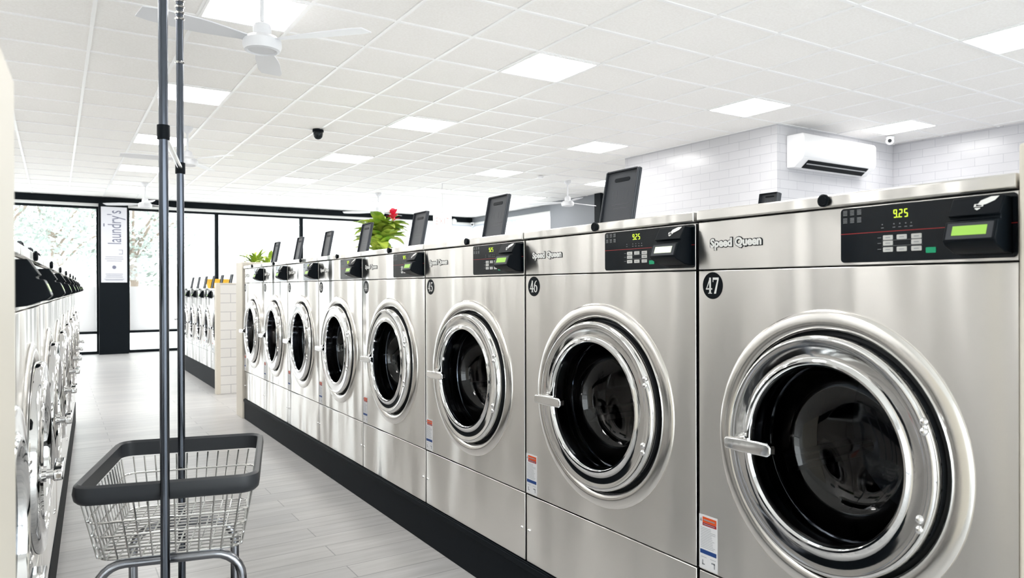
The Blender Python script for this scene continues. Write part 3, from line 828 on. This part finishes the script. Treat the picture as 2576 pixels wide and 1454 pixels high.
# ------------------------------------------------------------------ cameras, exit sign, air conditioner
dm = thing('dome_camera', 'small black dome camera on the ceiling above the washer row', 'security camera', (0.963, 8.15, ZC))
MB().lathe([(0.062, 0.0), (0.064, -0.02), (0.058, -0.028)], (0, 0, 0), 'z', 28, True, True).build('base', M['black'], dm)
MB().lathe([(0.054, -0.026), (0.054, -0.05), (0.046, -0.085), (0.028, -0.105), (0.001, -0.112)], (0, 0, 0), 'z', 28).build('dome', M['panel'], dm)
def eyeball(x, y, z, rz, lab):
    t = thing('turret_camera', lab, 'security camera', (x, y, z), R(rz))
    MB().cyl((0, 0, 0), 0.05, -0.03, 0.0, 'z', 24).build('base', M['ac'], t)
    MB().sphere((0, -0.01, -0.055), 0.048, 20, 12).build('ball', M['ac'], t)
    MB().cyl((0, -0.01, -0.06), 0.022, -0.055, -0.04, 'y', 20).build('lens', M['black'], t)
eyeball(6.96, 4.90, ZC, -60, 'white turret camera on the ceiling by the tiled wall')
eyeball(7.585, 16.335, 2.985, -40, 'small white camera in the far corner of the window wall')
sd = tag(MB().lathe([(0.05, 0.0), (0.052, -0.02), (0.04, -0.035), (0.001, -0.04)], (0, 0, 0), 'z', 24, True).build('smoke_detector', M['ac']), 'small white smoke detector on the ceiling near the right-hand fan', 'detector')
sd.location = (5.1, 9.65, ZC)
ac = thing('air_conditioner', 'white split air conditioner on the side of the tiled column', 'air conditioner', (6.05, 5.17, 2.63))
bd = MB(); bd.prism([(-0.0, 0.0), (-0.10, 0.0), (-0.205, 0.085), (-0.225, 0.13), (-0.225, 0.33), (-0.205, 0.365), (0.0, 0.365)], 0, -0.69, 0.70)
bd.build('body', M['ac'], ac, bevel=0.012, seg=3)
sl = MB(); sl.prism([(-0.106, 0.002), (-0.196, 0.075), (-0.200, 0.070), (-0.110, -0.003)], 0, -0.57, 0.58); sl.build('air_slot', M['black'], ac, smooth=False)
lv = MB(); lv.prism([(-0.160, 0.036), (-0.170, 0.043), (-0.173, 0.038), (-0.164, 0.031)], 0, -0.56, 0.57); lv.build('louvre', M['shirt'], ac, smooth=False)
MB().box(-0.68, 0.69, -0.228, -0.2255, 0.10, 0.102).build('panel_line', M['alum'], ac, smooth=False)
ex = thing('exit_sign', 'white hanging EXIT sign with red letters near the front door', 'sign', (4.10, 11.2, 2.34))
MB().box(-0.16, 0.16, -0.02, 0.02, 0, 0.21).build('case', M['exitwhite'], ex, bevel=0.004)
text('lettering', 'EXIT', 0.17, M['exitred'], ex, (0, -0.0205, 0.105), (R(90), 0, 0), 0.0005, width=.24)
MB().cyl((0, 0, 0), 0.008, 0.21, ZC - 2.34, 'z', 10).build('stem', M['ac'], ex)
ex.rotation_euler = (0, 0, R(-25))
el = thing('emergency_light', 'round white emergency lamp on the fascia beside the EXIT sign', 'lamp', (6.97, YF - .06, 2.93))
MB().box(-0.09, 0.04, -0.05, 0.0, 0.0, 0.12).build('case', M['black'], el, bevel=0.005)
MB().sphere((0.06, -0.07, 0.06), 0.07, 20, 12).build('lamp_head', M['bulb'], el)

# ------------------------------------------------------------------ plants
def leaf(mb, base, az, el_, ln, wd, droop, rnd):
    n = 6; vs = []
    d = Vector((math.cos(az), math.sin(az), 0)); sd_ = Vector((-math.sin(az), math.cos(az), 0)); up = Vector((0, 0, 1))
    p = Vector(base); a = el_
    for i in range(n + 1):
        t = i / n
        hw = wd * math.sin(PI * min(1, (t * .94 + .06))) ** .8
        fold = hw * .35
        vs += [p - sd_ * hw + up * fold, p, p + sd_ * hw + up * fold]
        p = p + (d * math.cos(a) + up * math.sin(a)) * (ln / n); a -= droop / n
    fs = []
    for i in range(n):
        for j in range(2): fs.append((3 * i + j, 3 * i + j + 1, 3 * i + 4 + j, 3 * i + 3 + j))
    mb.add(vs, fs)
def plant(name, label, loc, n, ln, wd, h, seed, flower=False, pot=True, el0=.35):
    rnd = random.Random(seed)
    t = thing(name, label, 'plant', loc)
    MB().lathe([(0.09, 0.0), (0.12, 0.13), (0.125, 0.14), (0.11, 0.14), (0.10, 0.12), (0.001, 0.12)], (0, 0, 0), 'z', 28).build('pot', M['pot'], t)
    f = MB()
    for i in range(n):
        az = rnd.uniform(0, 2 * PI); k = i / n
        leaf(f, (rnd.uniform(-.03, .03), rnd.uniform(-.03, .03), .13 + h * k), az, rnd.uniform(el0, el0 + .8), ln * rnd.uniform(.75, 1.1), wd * rnd.uniform(.8, 1.1), rnd.uniform(.7, 1.5), rnd)
    f.build('foliage', M['leaf'], t)
    if flower:
        s_ = MB(); s_.tube([(0, 0, .12), (.01, 0, h * .8), (.06, -.17, h + .18)], 0.007, 8); s_.build('stem', M['leaf'], t)
        pe = MB()
        for i in range(12):
            leaf(pe, (.06, -.17, h + .155 + .006 * i), 2 * PI * i / 5.0, 0.6 + .05 * i, .08, .024, .5, rnd)
        pe.build('flower', M['flower'], t)
    return t
plant('potted_plant', 'big leafy green plant with a red flower on top of the washers', (1.115, 6.66, 1.5005), 64, .30, .062, .29, 11, True, el0=.2)
plant('potted_plant', 'feathery palm standing on the small distant washers, beyond the row end', (.80, 10.5, 1.2985), 80, .34, .024, .26, 21, False, el0=.4)
plant('potted_plant', 'small leafy plant on the small distant washers, behind the last open lid', (.80, 9.85, 1.2985), 34, .22, .025, .22, 23, False, el0=.4)

# ------------------------------------------------------------------ laundry cart
c0 = Vector((-1.276, 2.32, 0)); crot = math.atan2(.41, 0) * 0
ux = Vector((math.cos(R(14.5)), -math.sin(R(14.5)), 0))
uy = Vector((-ux.y, ux.x, 0))
cart = thing('laundry_cart', 'wheeled wire laundry cart with tall double-pole hanging rack in the aisle', 'cart', c0, math.atan2(ux.y, ux.x))
hx, hy = .222, .295   # half width / half length
ZRM = .80
def ring(hx_, hy_, r, z, n=6): return [(p[0], p[1], z) for p in rrect(-hx_, hx_, -hy_, hy_, r, n)]
# bumper rim: rounded band
out_, inn_ = rrect(-hx, hx, -hy, hy, .05, 6), rrect(-hx + .016, hx - .016, -hy + .016, hy - .016, .036, 6)
n = len(out_); rm = MB()
secs = [(inn_, .758), (inn_, .80), ([((a[0] * .6 + b_[0] * .4), (a[1] * .6 + b_[1] * .4)) for a, b_ in zip(inn_, out_)], .807), (out_, .802), ([(p[0] * 1.012, p[1] * 1.012) for p in out_], .782), (out_, .765), ([((a[0] * .5 + b_[0] * .5), (a[1] * .5 + b_[1] * .5)) for a, b_ in zip(inn_, out_)], .757)]
vs = []; fs = []
for pts, z in secs: vs += [(p[0], p[1], z) for p in pts]
for j in range(len(secs)):
    j2 = (j + 1) % len(secs)
    for i in range(n): fs.append((j * n + i, j * n + (i + 1) % n, j2 * n + (i + 1) % n, j2 * n + i))
rm.add(vs, fs).build('bumper_rim', M['rim'], cart)
ZB = .60
bx_, by_ = hx - .045, hy - .06
bkt = MB()
for z, t in ((.705, .30), (.665, .55), (.63, .8), (ZB, 1.0)):
    a, b_ = hx - .018 - t * .030, hy - .018 - t * .042
    bkt.tube(ring(a, b_, .04, z, 4), .0032, 6, True)
for i in range(12):
    x = -1 + 2 * (i + .5) / 12
    for s_ in (-1, 1):
        bkt.tube([(x * (hx - .03), s_ * (hy - .017), .755), (x * (hx - .056), s_ * (hy - .058), ZB)], .0024, 5)
for i in range(16):
    y = -1 + 2 * (i + .5) / 16
    for s_ in (-1, 1):
        bkt.tube([(s_ * (hx - .017), y * (hy - .03), .755), (s_ * (hx - .046), y * (hy - .066), ZB)], .0024, 5)
for i in range(12):
    x = (-1 + 2 * (i + .5) / 12) * (hx - .056); bkt.tube([(x, -(hy - .06), ZB), (x, hy - .06, ZB)], .0024, 5)
for i in range(16):
    y = (-1 + 2 * (i + .5) / 16) * (hy - .066); bkt.tube([(-(hx - .048), y, ZB), (hx - .048, y, ZB)], .0024, 5)
bkt.build('wire_basket', M['wire'], cart)
# lower frame hoops, legs, casters
for s_ in (-1, 1):
    y = -(hy - .065) if s_ < 0 else .07; fr_ = MB()
    a = hx - .045 if s_ < 0 else hx - .08
    pts = [(-a, y, .13)] + [(-a + .07 * (1 - math.cos(t)), y, .515 + .07 * math.sin(t)) for t in [R(15 * k) for k in range(7)]] + [(a - .07 * (1 - math.sin(t)), y, .515 + .07 * math.cos(t)) for t in [R(15 * k) for k in range(7)]] + [(a, y, .13)]
    fr_.tube(pts, .0125, 12); fr_.build('frame_hoop', M['polesteel'], cart)
    for sx in (-1, 1):
        cs = MB(); cs.cyl((sx * a, y, .055), .05, -.014, .014, 'x', 20); w_ = cs.build('caster', M['rubber'], cart)
        fk = MB(); fk.box(sx * a - .02, sx * a - .016, y - .015, y + .015, .05, .13); fk.box(sx * a + .016, sx * a + .02, y - .015, y + .015, .05, .13); fk.box(sx * a - .02, sx * a + .02, y - .02, y + .02, .112, .135)
        fk.build('caster_fork', M['wire'], w_)
for sx in (-1, 1):
    MB().tube([(sx * (hx - .045), -(hy - .065), .16), (sx * (hx - .08), .07, .16)], .010, 10).build('frame_rail', M['polesteel'], cart)
# poles
PT = 2.42
for s_ in (-1, 1):
    y = s_ * (hy + (.008 if s_ < 0 else -.01)); x = -.003 if s_ < 0 else -.034
    MB().tube([(x, y, .15), (x, y, PT)], .0115, 14).build('pole', M['polechrome'], cart)
for z in (2.05, 2.195, 2.215, 2.235, 2.255):
    MB().lathe([(0.013, -.004), (0.017, 0), (0.013, .004)], (-.034, hy - .01, z), 'z', 14).build('pole_ring', M['chrome'], cart)
hb = MB().tube([(-.003, -hy - .01, 1.70), (-.034, hy - .012, 1.70)], .008, 10).build('hanging_bar', M['wire'], cart)
for x, y in ((-.003, -hy - .008), (-.034, hy - .01)): MB().cyl((x, y, 1.70), .0155, -.018, .018, 'z', 14).build('clamp', M['black'], hb)
MB().tube([(-.003, -hy - .008, PT), (-.034, hy - .01, PT)], .0115, 12).build('top_bar', M['polechrome'], cart)
br_ = MB().tube([(-.003, -hy - .008, .18), (-.034, hy - .01, .18)], .010, 10).build('base_brace', M['polesteel'], cart)
